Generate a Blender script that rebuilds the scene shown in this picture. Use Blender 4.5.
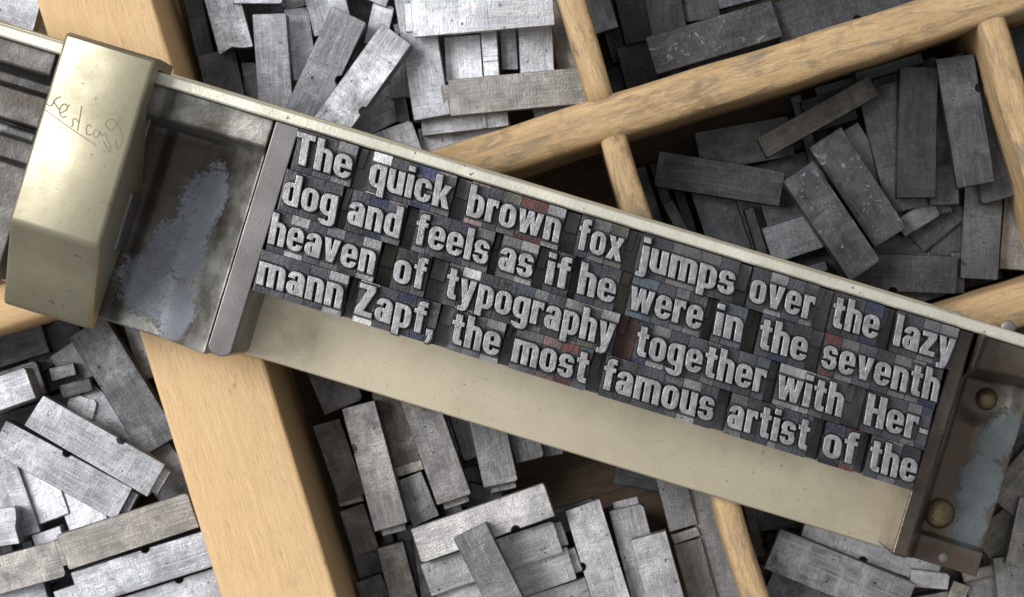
import bpy, bmesh, math, random
import numpy as np
from mathutils import Vector
random.seed(7)
MM = 0.001
C = bpy.context.scene.collection
SC = bpy.context.scene
for o in list(bpy.data.objects):
    bpy.data.objects.remove(o)

# ------------------------------------------------------------------ camera, light, exposure
NX, NY = 600.0, 300.0          # image point straight below the lens
ZT, HC, S0 = 57.5, 457.5, 0.142   # type-face height, lens height (mm), mm per pixel at type-face height
cam_d = bpy.data.cameras.new('camera')
cam = bpy.data.objects.new('camera', cam_d)
C.objects.link(cam)
cam.location = (0, 0, HC * MM)
cam_d.sensor_width = 36.0
cam_d.lens = 36.0 * (HC - ZT) / (1024 * S0)
cam_d.shift_x = (512 - NX) / 1024
cam_d.shift_y = (NY - 298.5) / 1024
cam_d.clip_start = 0.01
cam_d.clip_end = 20
SC.camera = cam
cam_d.dof.use_dof = True
cam_d.dof.focus_distance = (HC - ZT) * MM
cam_d.dof.aperture_fstop = 80.0

world = bpy.data.worlds.new('World')
SC.world = world
world.use_nodes = True
wn = world.node_tree
wtc = wn.nodes.new('ShaderNodeTexCoord')
wdot = wn.nodes.new('ShaderNodeVectorMath'); wdot.operation = 'DOT_PRODUCT'
wdot.inputs[1].default_value = Vector((-0.45, 0.25, 0.85)).normalized()
wn.links.new(wtc.outputs['Generated'], wdot.inputs[0])
wr = wn.nodes.new('ShaderNodeValToRGB')
for e, (p, c) in zip(wr.color_ramp.elements, ((0.25, (0.52, 0.525, 0.535, 1)), (0.95, (1.0, 1.0, 1.0, 1)))):
    e.position, e.color = p, c
wn.links.new(wdot.outputs['Value'], wr.inputs[0])
wn.links.new(wr.outputs[0], wn.nodes['Background'].inputs[0])
wn.nodes['Background'].inputs[1].default_value = 0.66

def area(name, loc, size, energy, col):
    d = bpy.data.lights.new(name, 'AREA')
    d.shape = 'RECTANGLE'
    d.size, d.size_y = size
    d.energy = energy
    d.color = col
    o = bpy.data.objects.new(name, d)
    C.objects.link(o)
    o.location = loc
    o.rotation_euler = (-Vector(loc)).to_track_quat('-Z', 'Y').to_euler()
    return o
area('window_light', (-0.76, 0.27, 0.98), (0.5, 0.65), 15.0, (1.0, 0.985, 0.96))

SC.view_settings.view_transform = 'Standard'
SC.view_settings.look = 'None'
SC.view_settings.exposure = 0.15
SC.view_settings.gamma = 1.0

# ------------------------------------------------------------------ frames of reference (mm)
def scl(z):
    return S0 * (HC - z) / (HC - ZT)
def W(px, py, z):              # a point of the case, mm
    s = scl(z)
    return ((px - NX) * s, -(py - NY) * s)
TH = math.radians(16.9)
CT, ST = math.cos(TH), math.sin(TH)
U0, N0 = CT * NX + ST * NY, -ST * NX + CT * NY
def un(px, py):
    return CT * px + ST * py, -ST * px + CT * py
STICK_Z = 32.4
def L(u, n, z):                # stick's own axes, mm: x along the lines, y towards the rail, z up from its base
    s = scl(z)
    return Vector(((u - U0) * s, -(n - N0) * s, z - STICK_Z))

# ------------------------------------------------------------------ materials
def mat(name):
    m = bpy.data.materials.new(name)
    m.use_nodes = True
    nt = m.node_tree
    return m, nt, nt.nodes['Principled BSDF']
def nd(nt, typ, **kw):
    n = nt.nodes.new(typ)
    for k, v in kw.items():
        if k.startswith('i_'):
            n.inputs[k[2:].replace('_', ' ')].default_value = v
        else:
            setattr(n, k, v)
    return n
def coords(nt, scale=(1, 1, 1), rand=True, loc=(0, 0, 0), rotz=0):
    tc = nd(nt, 'ShaderNodeTexCoord')
    src = tc.outputs['Object']
    mp = nd(nt, 'ShaderNodeMapping')
    mp.inputs['Scale'].default_value = [1000 * s for s in scale]
    mp.inputs['Location'].default_value = loc
    mp.inputs['Rotation'].default_value = (0, 0, rotz)
    nt.links.new(src, mp.inputs['Vector'])
    if not rand:
        return mp.outputs[0]
    oi = nd(nt, 'ShaderNodeObjectInfo')
    mu = nd(nt, 'ShaderNodeMath', operation='MULTIPLY')
    mu.inputs[1].default_value = 173.0
    nt.links.new(oi.outputs['Random'], mu.inputs[0])
    ad = nd(nt, 'ShaderNodeVectorMath', operation='ADD')
    nt.links.new(mp.outputs[0], ad.inputs[0])
    nt.links.new(mu.outputs[0], ad.inputs[1])
    return ad.outputs[0]
def noise(nt, vec, scale=1.0, detail=4, rough=0.6, dist=0.0):
    n = nd(nt, 'ShaderNodeTexNoise')
    n.inputs['Scale'].default_value = scale
    n.inputs['Detail'].default_value = detail
    n.inputs['Roughness'].default_value = rough
    n.inputs['Distortion'].default_value = dist
    nt.links.new(vec, n.inputs['Vector'])
    return n.outputs['Fac']
def ramp(nt, fac, stops):
    r = nd(nt, 'ShaderNodeValToRGB')
    el = r.color_ramp.elements
    while len(el) < len(stops):
        el.new(0.5)
    for e, (p, c) in zip(el, stops):
        e.position = p
        e.color = (c, c, c, 1) if not hasattr(c, '__len__') else (*c, 1)
    nt.links.new(fac, r.inputs[0])
    return r.outputs[0]
def mix(nt, fac, a, b, blend='MIX'):
    m = nd(nt, 'ShaderNodeMix', data_type='RGBA', blend_type=blend)
    for sock, v in ((m.inputs[0], fac), (m.inputs[6], a), (m.inputs[7], b)):
        if isinstance(v, bpy.types.NodeSocket):
            nt.links.new(v, sock)
        elif hasattr(v, '__len__'):
            sock.default_value = (*v, 1)
        else:
            sock.default_value = v
    return m.outputs[2]
def math_(nt, op, a, b=0.0, c=None):
    m = nd(nt, 'ShaderNodeMath', operation=op)
    for s, v in zip(m.inputs, (a, b, c)):
        if v is None:
            continue
        if isinstance(v, bpy.types.NodeSocket):
            nt.links.new(v, s)
        else:
            s.default_value = v
    return m.outputs[0]
def bump(nt, b, h, strength=0.3, dist=0.0002):
    bn = nd(nt, 'ShaderNodeBump')
    bn.inputs['Strength'].default_value = strength
    bn.inputs['Distance'].default_value = dist
    nt.links.new(h, bn.inputs['Height'])
    nt.links.new(bn.outputs[0], b.inputs['Normal'])
def scale_c(c, k):
    return tuple(min(1, x * k) for x in c)

_lead = {}
def lead_mat(tone, warm=0.0, rough=0.42, mottle=0.5, scuff=0.0):
    key = (round(tone, 2), round(warm, 2), rough, mottle, scuff)
    if key in _lead:
        return _lead[key]
    m, nt, b = mat('lead_tone_%d' % len(_lead))
    tone = tone * 1.14
    base = (tone * (0.97 + 0.24 * warm), tone * (0.995 + 0.04 * warm), tone * (1.075 - 0.28 * warm))
    v = coords(nt, (1, 1, 1))
    blot = noise(nt, v, 0.30, 6, 0.66, 0.5)
    cloud = noise(nt, v, 0.11, 3, 0.5)
    fine = noise(nt, v, 3.6, 5, 0.72)
    pit = noise(nt, v, 1.15, 3, 0.55)
    along = noise(nt, coords(nt, (0.16, 3.0, 1.0)), 1.0, 4, 0.7)
    cross = noise(nt, coords(nt, (4.2, 0.30, 1.0)), 1.0, 5, 0.75)
    c = mix(nt, ramp(nt, blot, [(0.34, 0.0), (0.60, 1.0)]), scale_c(base, 1 - mottle * 0.9), scale_c(base, 1.12))
    c = mix(nt, ramp(nt, cloud, [(0.38, 0.75), (0.60, 0.0)]), c, scale_c(base, 0.45))
    c = mix(nt, ramp(nt, along, [(0.46, 0.0), (0.70, 0.6)]), c, scale_c(base, 1.4))
    c = mix(nt, ramp(nt, cross, [(0.47, 0.0), (0.66, 0.75)]), c, scale_c(base, 0.55))
    c = mix(nt, ramp(nt, fine, [(0.30, 0.6), (0.46, 0.0)]), c, scale_c(base, 0.5))
    c = mix(nt, ramp(nt, fine, [(0.59, 0.0), (0.74, 0.45)]), c, scale_c(base, 1.5))
    grime = noise(nt, v, 0.55, 5, 0.75, 1.2)
    c = mix(nt, ramp(nt, grime, [(0.56, 0.0), (0.68, 0.55)]), c, scale_c(base, 0.35))
    c = mix(nt, ramp(nt, pit, [(0.27, 0.9), (0.33, 0.0)]), c, (0.02, 0.02, 0.022))
    if scuff:
        sc = noise(nt, v, 0.42, 5, 0.7, 2.5)
        c = mix(nt, ramp(nt, sc, [(0.60, 0.0), (0.66, scuff)]), c, scale_c(base, 3.0))
        st = noise(nt, coords(nt, (1.6, 0.16, 1.0), rotz=0.5), 1.0, 3, 0.6, 0.5)
        c = mix(nt, ramp(nt, st, [(0.70, 0.0), (0.74, scuff)]), c, scale_c(base, 4.0))
    oi = nd(nt, 'ShaderNodeObjectInfo')
    c = mix(nt, 1.0, c, ramp(nt, oi.outputs['Random'], [(0.0, 0.72), (1.0, 1.0)]), 'MULTIPLY')
    nt.links.new(c, b.inputs['Base Color'])
    b.inputs['Metallic'].default_value = 0.85
    rr = ramp(nt, blot, [(0.3, rough + 0.14), (0.7, rough - 0.09)])
    nt.links.new(rr, b.inputs['Roughness'])
    h = math_(nt, 'ADD', math_(nt, 'MULTIPLY', fine, 0.45), math_(nt, 'MULTIPLY', cross, 0.25))
    h = math_(nt, 'ADD', h, math_(nt, 'MULTIPLY', blot, 0.5))
    h = math_(nt, 'ADD', h, math_(nt, 'MULTIPLY', cloud, 1.6))
    bump(nt, b, h, 0.5, 0.0003)
    _lead[key] = m
    return m

def wood_mat(name, light, dark, dirt=0.0, grey=(0.25, 0.24, 0.22), fleck=0.6, streak=0.6):
    m, nt, b = mat(name)
    v = coords(nt, (1, 1, 1))
    g = noise(nt, coords(nt, (0.045, 0.9, 0.9)), 1.0, 5, 0.6, 0.5)
    f = noise(nt, coords(nt, (0.28, 2.2, 2.2)), 1.0, 2, 0.5)
    ding = noise(nt, coords(nt, (0.22, 0.34, 0.34)), 1.0, 3, 0.55)
    d = noise(nt, coords(nt, (0.14, 0.5, 0.5)), 1.0, 7, 0.72, 0.8)
    fine = noise(nt, coords(nt, (0.5, 7, 7)), 1.0, 5, 0.7)
    c = mix(nt, ramp(nt, g, [(0.33, 0.0), (0.66, 1.0)]), dark, light)
    c = mix(nt, ramp(nt, f, [(0.63, 0.0), (0.72, fleck)]), c, scale_c(dark, 0.62))
    c = mix(nt, ramp(nt, fine, [(0.36, streak), (0.56, 0.0)]), c, scale_c(dark, 0.72))
    spk = noise(nt, v, 2.2, 4, 0.7)
    c = mix(nt, ramp(nt, spk, [(0.30, 0.5), (0.42, 0.0)]), c, scale_c(dark, 0.6))
    c = mix(nt, ramp(nt, ding, [(0.22, 0.75), (0.27, 0.0)]), c, scale_c(dark, 0.35))
    if dirt:
        c = mix(nt, ramp(nt, d, [(0.48, 0.0), (0.66, dirt)]), c, grey)
        c = mix(nt, ramp(nt, noise(nt, v, 0.16, 5, 0.7), [(0.57, 0.0), (0.68, dirt * 0.8)]), c, scale_c(dark, 0.55))
    nt.links.new(c, b.inputs['Base Color'])
    b.inputs['Roughness'].default_value = 0.55
    b.inputs['Specular IOR Level'].default_value = 0.35
    h = math_(nt, 'ADD', math_(nt, 'MULTIPLY', fine, 0.7), math_(nt, 'MULTIPLY', f, -0.7))
    h = math_(nt, 'ADD', h, math_(nt, 'MULTIPLY', d, dirt * 2.0))
    bump(nt, b, h, 0.5, 0.0003)
    return m

def metal_mat(name, col, rough=0.4, metallic=0.8, speck=0.5, cloud=0.25, brush=0.0, bumpy=0.2):
    m, nt, b = mat(name)
    v = coords(nt)
    n1 = noise(nt, v, 0.12, 5, 0.6)
    n2 = noise(nt, v, 2.4, 3, 0.6)
    n3 = noise(nt, v, 0.9, 2, 0.5)
    c = mix(nt, ramp(nt, n1, [(0.3, 0.0), (0.7, 1.0)]), scale_c(col, 1 - cloud), scale_c(col, 1 + cloud * 0.4))
    if brush:
        br = noise(nt, coords(nt, (0.05, 3.0, 1.0)), 1.0, 3, 0.6)
        c = mix(nt, ramp(nt, br, [(0.4, 0.0), (0.65, brush)]), c, scale_c(col, 0.55))
    c = mix(nt, ramp(nt, n2, [(0.25, speck), (0.38, 0.0)]), c, scale_c(col, 0.3))
    c = mix(nt, ramp(nt, n3, [(0.24, speck), (0.29, 0.0)]), c, scale_c(col, 0.2))
    nt.links.new(c, b.inputs['Base Color'])
    b.inputs['Metallic'].default_value = metallic
    nt.links.new(ramp(nt, n1, [(0.25, rough + 0.1), (0.75, rough - 0.08)]), b.inputs['Roughness'])
    bump(nt, b, math_(nt, 'ADD', n2, math_(nt, 'MULTIPLY', n1, 1.5)), bumpy, 0.0002)
    return m

def worn_mat(name, col, brown, paint, patches, tarnish_shade=()):
    """dark cast metal with rust and remains of a blue grey paint coat; patches: (x, y, rx, ry, rot) in mm of the stick"""
    m, nt, b = mat(name)
    v = coords(nt, rand=False)
    n1 = noise(nt, v, 0.22, 6, 0.68)
    n2 = noise(nt, v, 1.8, 5, 0.7)
    n4 = noise(nt, v, 0.09, 4, 0.6)
    c = mix(nt, ramp(nt, n1, [(0.38, 0.0), (0.62, 1.0)]), scale_c(col, 0.55), scale_c(col, 1.3))
    c = mix(nt, ramp(nt, n4, [(0.46, 0.0), (0.62, 0.8)]), c, brown)
    c = mix(nt, ramp(nt, n2, [(0.64, 0.0), (0.74, 0.6)]), c, scale_c(col, 3.0))
    total = None
    tarn_shade = None
    for q, (x, y, rx, ry, rot) in enumerate(list(patches) + list(tarnish_shade)):
        tc = nd(nt, 'ShaderNodeTexCoord')
        su = nd(nt, 'ShaderNodeVectorMath', operation='SUBTRACT')
        su.inputs[1].default_value = (x * MM, y * MM, 0)
        nt.links.new(tc.outputs['Object'], su.inputs[0])
        mp = nd(nt, 'ShaderNodeMapping')
        mp.inputs['Rotation'].default_value = (0, 0, rot)
        nt.links.new(su.outputs[0], mp.inputs[0])
        ml = nd(nt, 'ShaderNodeVectorMath', operation='MULTIPLY')
        ml.inputs[1].default_value = (1000 / rx, 1000 / ry, 0)
        nt.links.new(mp.outputs[0], ml.inputs[0])
        ln = nd(nt, 'ShaderNodeVectorMath', operation='LENGTH')
        nt.links.new(ml.outputs[0], ln.inputs[0])
        k = math_(nt, 'SUBTRACT', 1.0, ln.outputs['Value'])
        if q < len(patches):
            total = k if total is None else math_(nt, 'MAXIMUM', total, k)
        else:
            tarn_shade = k if tarn_shade is None else math_(nt, 'MAXIMUM', tarn_shade, k)
    if tarn_shade is not None:
        tn = math_(nt, 'ADD', tarn_shade, math_(nt, 'MULTIPLY', math_(nt, 'SUBTRACT', n1, 0.5), 1.2))
        c = mix(nt, ramp(nt, tn, [(0.0, 0.0), (0.45, 0.9)]), c, brown)  # browning from tarnish, and from shade painted into the colour
    s = math_(nt, 'ADD', total, math_(nt, 'MULTIPLY', math_(nt, 'SUBTRACT', n1, 0.5), 1.5))
    s = math_(nt, 'ADD', s, math_(nt, 'MULTIPLY', math_(nt, 'SUBTRACT', n2, 0.5), 0.9))
    n6 = noise(nt, v, 5.0, 5, 0.75)
    s = math_(nt, 'ADD', s, math_(nt, 'MULTIPLY', math_(nt, 'SUBTRACT', n6, 0.5), 0.9))
    mask = ramp(nt, s, [(0.10, 0.0), (0.24, 1.0)])
    mask = math_(nt, 'MULTIPLY', mask, ramp(nt, n2, [(0.33, 0.15), (0.42, 1.0)]))
    pn = mix(nt, ramp(nt, n4, [(0.35, 0.0), (0.65, 1.0)]), scale_c(paint, 0.6), scale_c(paint, 1.1))
    c = mix(nt, mask, c, pn)
    nt.links.new(c, b.inputs['Base Color'])
    nt.links.new(math_(nt, 'MULTIPLY_ADD', mask, -0.5, 0.55), b.inputs['Metallic'])
    b.inputs['Roughness'].default_value = 0.42
    h = math_(nt, 'ADD', math_(nt, 'MULTIPLY', n2, 0.6), math_(nt, 'MULTIPLY', mask, 0.8))
    bump(nt, b, math_(nt, 'ADD', h, n1), 0.4, 0.0003)
    return m

M = {}
M['beech'] = wood_mat('pale_beech', (0.70, 0.485, 0.265), (0.62, 0.415, 0.21), dirt=0.25, grey=(0.48, 0.315, 0.16), fleck=0.5, streak=0.28)
M['rod'] = wood_mat('handled_beech', (0.58, 0.41, 0.225), (0.42, 0.275, 0.135), dirt=0.95, grey=(0.21, 0.165, 0.115))
M['floor'] = wood_mat('case_floor_wood', (0.125, 0.08, 0.045), (0.06, 0.037, 0.02), dirt=0.6, grey=(0.035, 0.028, 0.024))
M['nickel'] = metal_mat('nickel_silver', (0.60, 0.535, 0.40), 0.36, 0.97, 0.5, 0.25, brush=0.06, bumpy=0.03)
M['clamp'] = metal_mat('clamp_nickel', (0.40, 0.37, 0.27), 0.48, 0.92, 0.7, 0.25, brush=0.06, bumpy=0.04)
M['rail'] = metal_mat('rail_nickel', (0.66, 0.645, 0.55), 0.42, 0.75, 0.9, 0.35)
M['steel'] = metal_mat('dark_steel', (0.185, 0.175, 0.178), 0.42, 0.7, 0.5, 0.4, bumpy=0.1)
M['mauve'] = metal_mat('screw_steel', (0.16, 0.135, 0.125), 0.4, 0.6, 0.5, 0.4, bumpy=0.1)
M['polish'] = metal_mat('polished_steel', (0.10, 0.082, 0.068), 0.30, 0.8, 0.4, 0.6)
M['bronze'] = metal_mat('old_brass', (0.27, 0.215, 0.125), 0.45, 0.9, 0.9, 0.8, bumpy=0.5)
M['rivet'] = metal_mat('rivet_steel', (0.24, 0.23, 0.22), 0.5, 0.8, 0.6, 0.5)
M['ink'] = metal_mat('engraving_line', (0.19, 0.17, 0.12), 0.6, 0.5, 0.0, 0.1)
M['sort_dark'] = metal_mat('inked_type_metal', (0.07, 0.071, 0.08), 0.38, 0.6, 0.5, 0.55, bumpy=0.5)
M['space'] = metal_mat('space_metal', (0.14, 0.14, 0.145), 0.42, 0.55, 0.5, 0.5, bumpy=0.5)
M['space_warm'] = metal_mat('space_metal_warm', (0.13, 0.115, 0.09), 0.45, 0.5, 0.5, 0.5, bumpy=0.5)
M['space_rust'] = metal_mat('space_metal_rust', (0.11, 0.062, 0.052), 0.5, 0.4, 0.5, 0.5, bumpy=0.5)
TINT = {'pale': (0.27, 0.27, 0.28), 'white': (0.55, 0.55, 0.55), 'grey': (0.135, 0.135, 0.145), 'dim': (0.06, 0.06, 0.07),
        'blue': (0.032, 0.04, 0.078), 'sky': (0.095, 0.125, 0.165), 'violet': (0.045, 0.041, 0.062), 'red': (0.10, 0.042, 0.038),
        'rose': (0.20, 0.14, 0.14), 'teal': (0.065, 0.08, 0.095), 'sand': (0.13, 0.12, 0.105)}
for k, c in TINT.items():
    M['tint_' + k] = metal_mat('shoulder_' + k, c, 0.42, 0.55, 0.9, 0.8, bumpy=0.5)

def letter_mat():
    m, nt, b = mat('type_face_metal')
    v = coords(nt)
    n1 = noise(nt, v, 0.9, 4, 0.6)
    n2 = noise(nt, v, 4.5, 3, 0.6)
    c = mix(nt, ramp(nt, n1, [(0.35, 0.0), (0.65, 1.0)]), (0.19, 0.19, 0.20), (0.35, 0.35, 0.36))
    c = mix(nt, ramp(nt, n2, [(0.30, 0.8), (0.43, 0.0)]), c, (0.16, 0.16, 0.17))
    n5 = noise(nt, v, 0.5, 4, 0.7)
    c = mix(nt, ramp(nt, n5, [(0.58, 0.0), (0.68, 0.45)]), c, (0.20, 0.20, 0.22))
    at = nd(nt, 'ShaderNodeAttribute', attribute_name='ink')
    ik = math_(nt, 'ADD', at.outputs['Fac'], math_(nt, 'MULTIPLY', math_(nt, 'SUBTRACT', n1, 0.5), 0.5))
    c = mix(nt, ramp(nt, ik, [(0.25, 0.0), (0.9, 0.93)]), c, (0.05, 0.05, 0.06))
    nt.links.new(c, b.inputs['Base Color'])
    b.inputs['Metallic'].default_value = 0.85
    b.inputs['Roughness'].default_value = 0.36
    bump(nt, b, math_(nt, 'ADD', n2, n1), 0.45, 0.00014)
    return m
M['letter'] = letter_mat()

# ------------------------------------------------------------------ object helpers
def tag(o, label=None, cat=None, group=None, kind=None):
    for k, v in (('label', label), ('category', cat), ('group', group), ('kind', kind)):
        if v:
            o[k] = v
    return o
def empty(name, loc, rotz=0.0):
    o = bpy.data.objects.new(name, None)
    o.empty_display_size = 0.005
    C.objects.link(o)
    o.location = [c * MM for c in loc]
    o.rotation_euler = (0, 0, rotz)
    return o
def link_mesh(name, me, mats, parent=None):
    for m in (mats if isinstance(mats, (list, tuple)) else [mats]):
        me.materials.append(m)
    o = bpy.data.objects.new(name, me)
    C.objects.link(o)
    o.parent = parent
    return o
def from_bm(name, bm, mats, parent=None, smooth=False):
    bmesh.ops.recalc_face_normals(bm, faces=bm.faces)
    me = bpy.data.meshes.new(name)
    bmesh.ops.scale(bm, vec=(MM, MM, MM), verts=bm.verts)
    bm.to_mesh(me)
    bm.free()
    if smooth:
        for p in me.polygons:
            p.use_smooth = True
    return link_mesh(name, me, mats, parent)
def add_prism(bm, pts, z0, z1, bevel=0.0, seg=1, top_only=False, mi=0):
    """extrude the outline pts (mm) from z0 up to z1"""
    vs = [bm.verts.new((p[0], p[1], z1)) for p in pts]
    f = bm.faces.new(vs)
    r = bmesh.ops.extrude_face_region(bm, geom=[f])
    new = [g for g in r['geom'] if isinstance(g, bmesh.types.BMVert)]
    for v in new:
        v.co.z = z0
    faces = set(f.link_faces if hasattr(f, 'link_faces') else [])
    faces = {f} | {lf for v in vs for lf in v.link_faces} | {lf for v in new for lf in v.link_faces}
    for lf in faces:
        lf.material_index = mi
    if bevel:
        if top_only:
            ed = [e for e in f.edges]
        else:
            ed = list({e for lf in faces for e in lf.edges if not all(abs(v.co.z - z0) < 1e-6 for v in e.verts)})
        bmesh.ops.bevel(bm, geom=ed, offset=bevel, segments=seg, affect='EDGES', profile=0.5, clamp_overlap=True)
    return f
def rect(x0, y0, x1, y1):
    return [(x0, y0), (x1, y0), (x1, y1), (x0, y1)]

# ------------------------------------------------------------------ the type case
CA = math.radians(17.2)        # the case's grid is turned by this much
case = tag(empty('type_case', (0, 0, 0), CA), 'wooden type case with pale beech bar and rounded dividers between its compartments', 'type case')
cca, sca = math.cos(CA), math.sin(CA)
def K(px, py, z=32.0):         # picture point at height z -> the case's own axes
    x, y = W(px, py, z)
    return x * cca + y * sca, -x * sca + y * cca
def wall(name, p0, p1, width, material, top=32.0, rnd=True, axis='x', label=None):
    """a divider standing on the floor, from p0 to p1 (case axes), along local x"""
    (x0, y0), (x1, y1) = p0, p1
    ln = math.hypot(x1 - x0, y1 - y0)
    ang = math.atan2(y1 - y0, x1 - x0)
    h = width / 2
    prof = [(-h, 0.0)]
    if rnd:
        for i in range(13):
            a = math.pi * (1 - i / 12)
            ca_, sa_ = math.cos(a), math.sin(a)
            prof.append((h * math.copysign(abs(ca_) ** 0.74, ca_), top - h * 0.64 + h * 0.64 * sa_ ** 0.82))
    else:
        for (cx, sx) in ((-h, 1), (h, -1)):
            arc = [(cx + sx * 0.7 * (1 - math.cos(t)), top - 0.7 + 0.7 * math.sin(t)) for t in (0, 0.4, 0.8, 1.2, math.pi / 2)]
            prof += arc if sx == 1 else arc[::-1]
    prof.append((h, 0.0))
    bm = bmesh.new()
    n = max(2, int(ln / 3))
    rows = []
    rs = random.Random(int(abs(x0 * 13 + y1 * 7)) + 3)
    ph = [rs.uniform(0, 6.28) for _ in range(4)]
    for i in range(n + 1):
        t = ln * i / n
        wob = 0.10 * math.sin(t * 0.11 + ph[0]) + 0.07 * math.sin(t * 0.31 + ph[1]) if rnd else 0.0
        wz = 0.12 * math.sin(t * 0.17 + ph[2]) + 0.08 * math.sin(t * 0.43 + ph[3]) if rnd else 0.0
        rows.append([bm.verts.new((t, p[0] + wob, p[1] + (wz if p[1] > 5 else 0))) for p in prof])
    for a, b in zip(rows, rows[1:]):
        for j in range(len(prof) - 1):
            f = bm.faces.new((a[j], a[j + 1], b[j + 1], b[j]))
    bm.faces.new(rows[0]); bm.faces.new(rows[-1])
    o = from_bm(name, bm, material, case)
    for p in o.data.polygons:
        p.use_smooth = len(p.vertices) == 4
    o.location = (x0 * MM, y0 * MM, 0)
    o.rotation_euler = (0, 0, ang)
    if label:
        o['label'] = label
    return o
fl = bmesh.new()
add_prism(fl, rect(-190, -150, 190, 150), -6.0, 0.0)
from_bm('floor_board', fl, M['floor'], case)

# wide pale bar A: picture edges (37,0)-(220,597) and (153,0)-(337,597)
ax0 = (K(37, 0)[0] + K(220, 597)[0]) / 2
ax1 = (K(153, 0)[0] + K(337, 597)[0]) / 2
wall('wide_bar', ((ax0 + ax1) / 2, 120), ((ax0 + ax1) / 2, -120), ax1 - ax0, M['beech'], rnd=False, label='wide flat pale beech bar under the left end of the stick')
# long rod D: edges (500,129)/(500,172) ... (890,6)/(890,53)
dy1 = (K(500, 129)[1] + K(890, 6)[1]) / 2
dy0 = (K(500, 173)[1] + K(890, 55)[1]) / 2
dyc, dw = (dy0 + dy1) / 2, dy1 - dy0
vx0 = (K(558, 0)[0] + K(624.5, 213)[0] + K(740, 597)[0]) / 3
vx1 = (K(589, 0)[0] + K(654, 222)[0] + K(767, 597)[0]) / 3
vxc, vw = (vx0 + vx1) / 2, vx1 - vx0
rx0, rx1 = K(979, 27)[0], K(1009, 24)[0]
rxc, rw = (rx0 + rx1) / 2, rx1 - rx0
ey1 = (K(932, 311)[1] + K(1024, 280)[1]) / 2
eyc, ew = ey1 - dw / 2, dw
fy0 = (K(0, 330)[1] + K(38, 319)[1]) / 2
wall('long_divider', (ax1, dyc), (170, dyc), dw, M['rod'])
wall('cross_divider', (vxc, 130), (vxc, dy1 - 0.9), vw, M['rod'], top=31.2)
wall('cross_divider', (vxc, dy0 + 0.9), (vxc, -130), vw, M['rod'], top=31.2)
wall('cross_divider', (rxc, dy0 + 0.9), (rxc, eyc + dw / 2 - 0.5), rw, M['rod'], top=31.2)
wall('short_divider', (vx1 - 0.4, eyc), (170, eyc), ew, M['rod'], top=31.6)
wall('short_divider', (-170, fy0 + dw / 2), (ax0 + 0.2, fy0 + dw / 2), dw, M['beech'], top=31.6)

# ------------------------------------------------------------------ the composing stick
stick = tag(empty('composing_stick', (0, 0, STICK_Z), -TH), 'worn metal composing stick holding four lines of set type across the case', 'composing stick')
def srect(u0, n0, u1, n1, z):
    a, b = L(u0, n0, z), L(u1, n1, z)
    return rect(a.x, b.y, b.x, a.y)
def sbox(name, u0, n0, u1, n1, z0, z1, material, bevel=0.15, seg=2, parent=stick):
    bm = bmesh.new()
    add_prism(bm, srect(u0, n0, u1, n1, z1), z0 - STICK_Z, z1 - STICK_Z, bevel, seg)
    return from_bm(name, bm, material, parent)
def heightfield(name, u0, n0, u1, n1, zf, zbase, material, step=2.0, parent=stick):
    bm = bmesh.new()
    nu, nn = max(2, int((u1 - u0) / step)), max(2, int((n1 - n0) / step))
    g = []
    for j in range(nn + 1):
        n = n0 + (n1 - n0) * j / nn
        row = []
        for i in range(nu + 1):
            u = u0 + (u1 - u0) * i / nu
            p = L(u, n, ZT - 8)
            row.append(bm.verts.new((p.x, p.y, zf(u, n) - STICK_Z)))
        g.append(row)
    for j in range(nn):
        for i in range(nu):
            bm.faces.new((g[j][i], g[j + 1][i], g[j + 1][i + 1], g[j][i + 1]))
    rim = g[0] + [r[-1] for r in g[1:]] + g[-1][-2::-1] + [r[0] for r in g[-2:0:-1]]
    low = [bm.verts.new((v.co.x, v.co.y, zbase - STICK_Z)) for v in rim]
    k = len(rim)
    for i in range(k):
        bm.faces.new((rim[i], rim[(i + 1) % k], low[(i + 1) % k], low[i]))
    o = from_bm(name, bm, material, parent)
    for p in o.data.polygons:
        p.use_smooth = abs(p.normal.z) > 0.05
    return o
def sstep(a, b, x):
    t = min(1, max(0, (x - a) / (b - a)))
    return t * t * (3 - 2 * t)

sbox('floor_plate', -120, 20, 1012, 267.5, 32.4, 34.0, M['nickel'], 0.25)
sbox('back_rail', -125, 22.3, 1130, 34.8, 34.0, 54.0, M['rail'], 0.30)

# the sliding knee: bar against the type, hollow cast plate with paint left on it
kb = bmesh.new()
a, b = L(299.5, 35.6, 54.2), L(323.5, 277, 54.2)
xs, ys = sorted((a.x, b.x)), sorted((a.y, b.y))
r = 1.5
pts = [(xs[0], ys[1]), (xs[0], ys[0] + 0.8)]
for i in range(7):
    t = math.pi + (math.pi / 2) * i / 6
    pts.append((xs[0] + r + r * math.cos(t), ys[0] + r * 0.8 + r * 0.8 * math.sin(t)))
for i in range(7):
    t = -math.pi / 2 + (math.pi / 2) * i / 6
    pts.append((xs[1] - r + r * math.cos(t), ys[0] + r * 0.8 + r * 0.8 * math.sin(t)))
pts += [(xs[1], ys[1])]
pts = pts[:1] + pts[2:]
add_prism(kb, pts, 34.05 - STICK_Z, 54.2 - STICK_Z, 0.3, 2)
from_bm('knee_bar', kb, M['steel'], stick)

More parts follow.
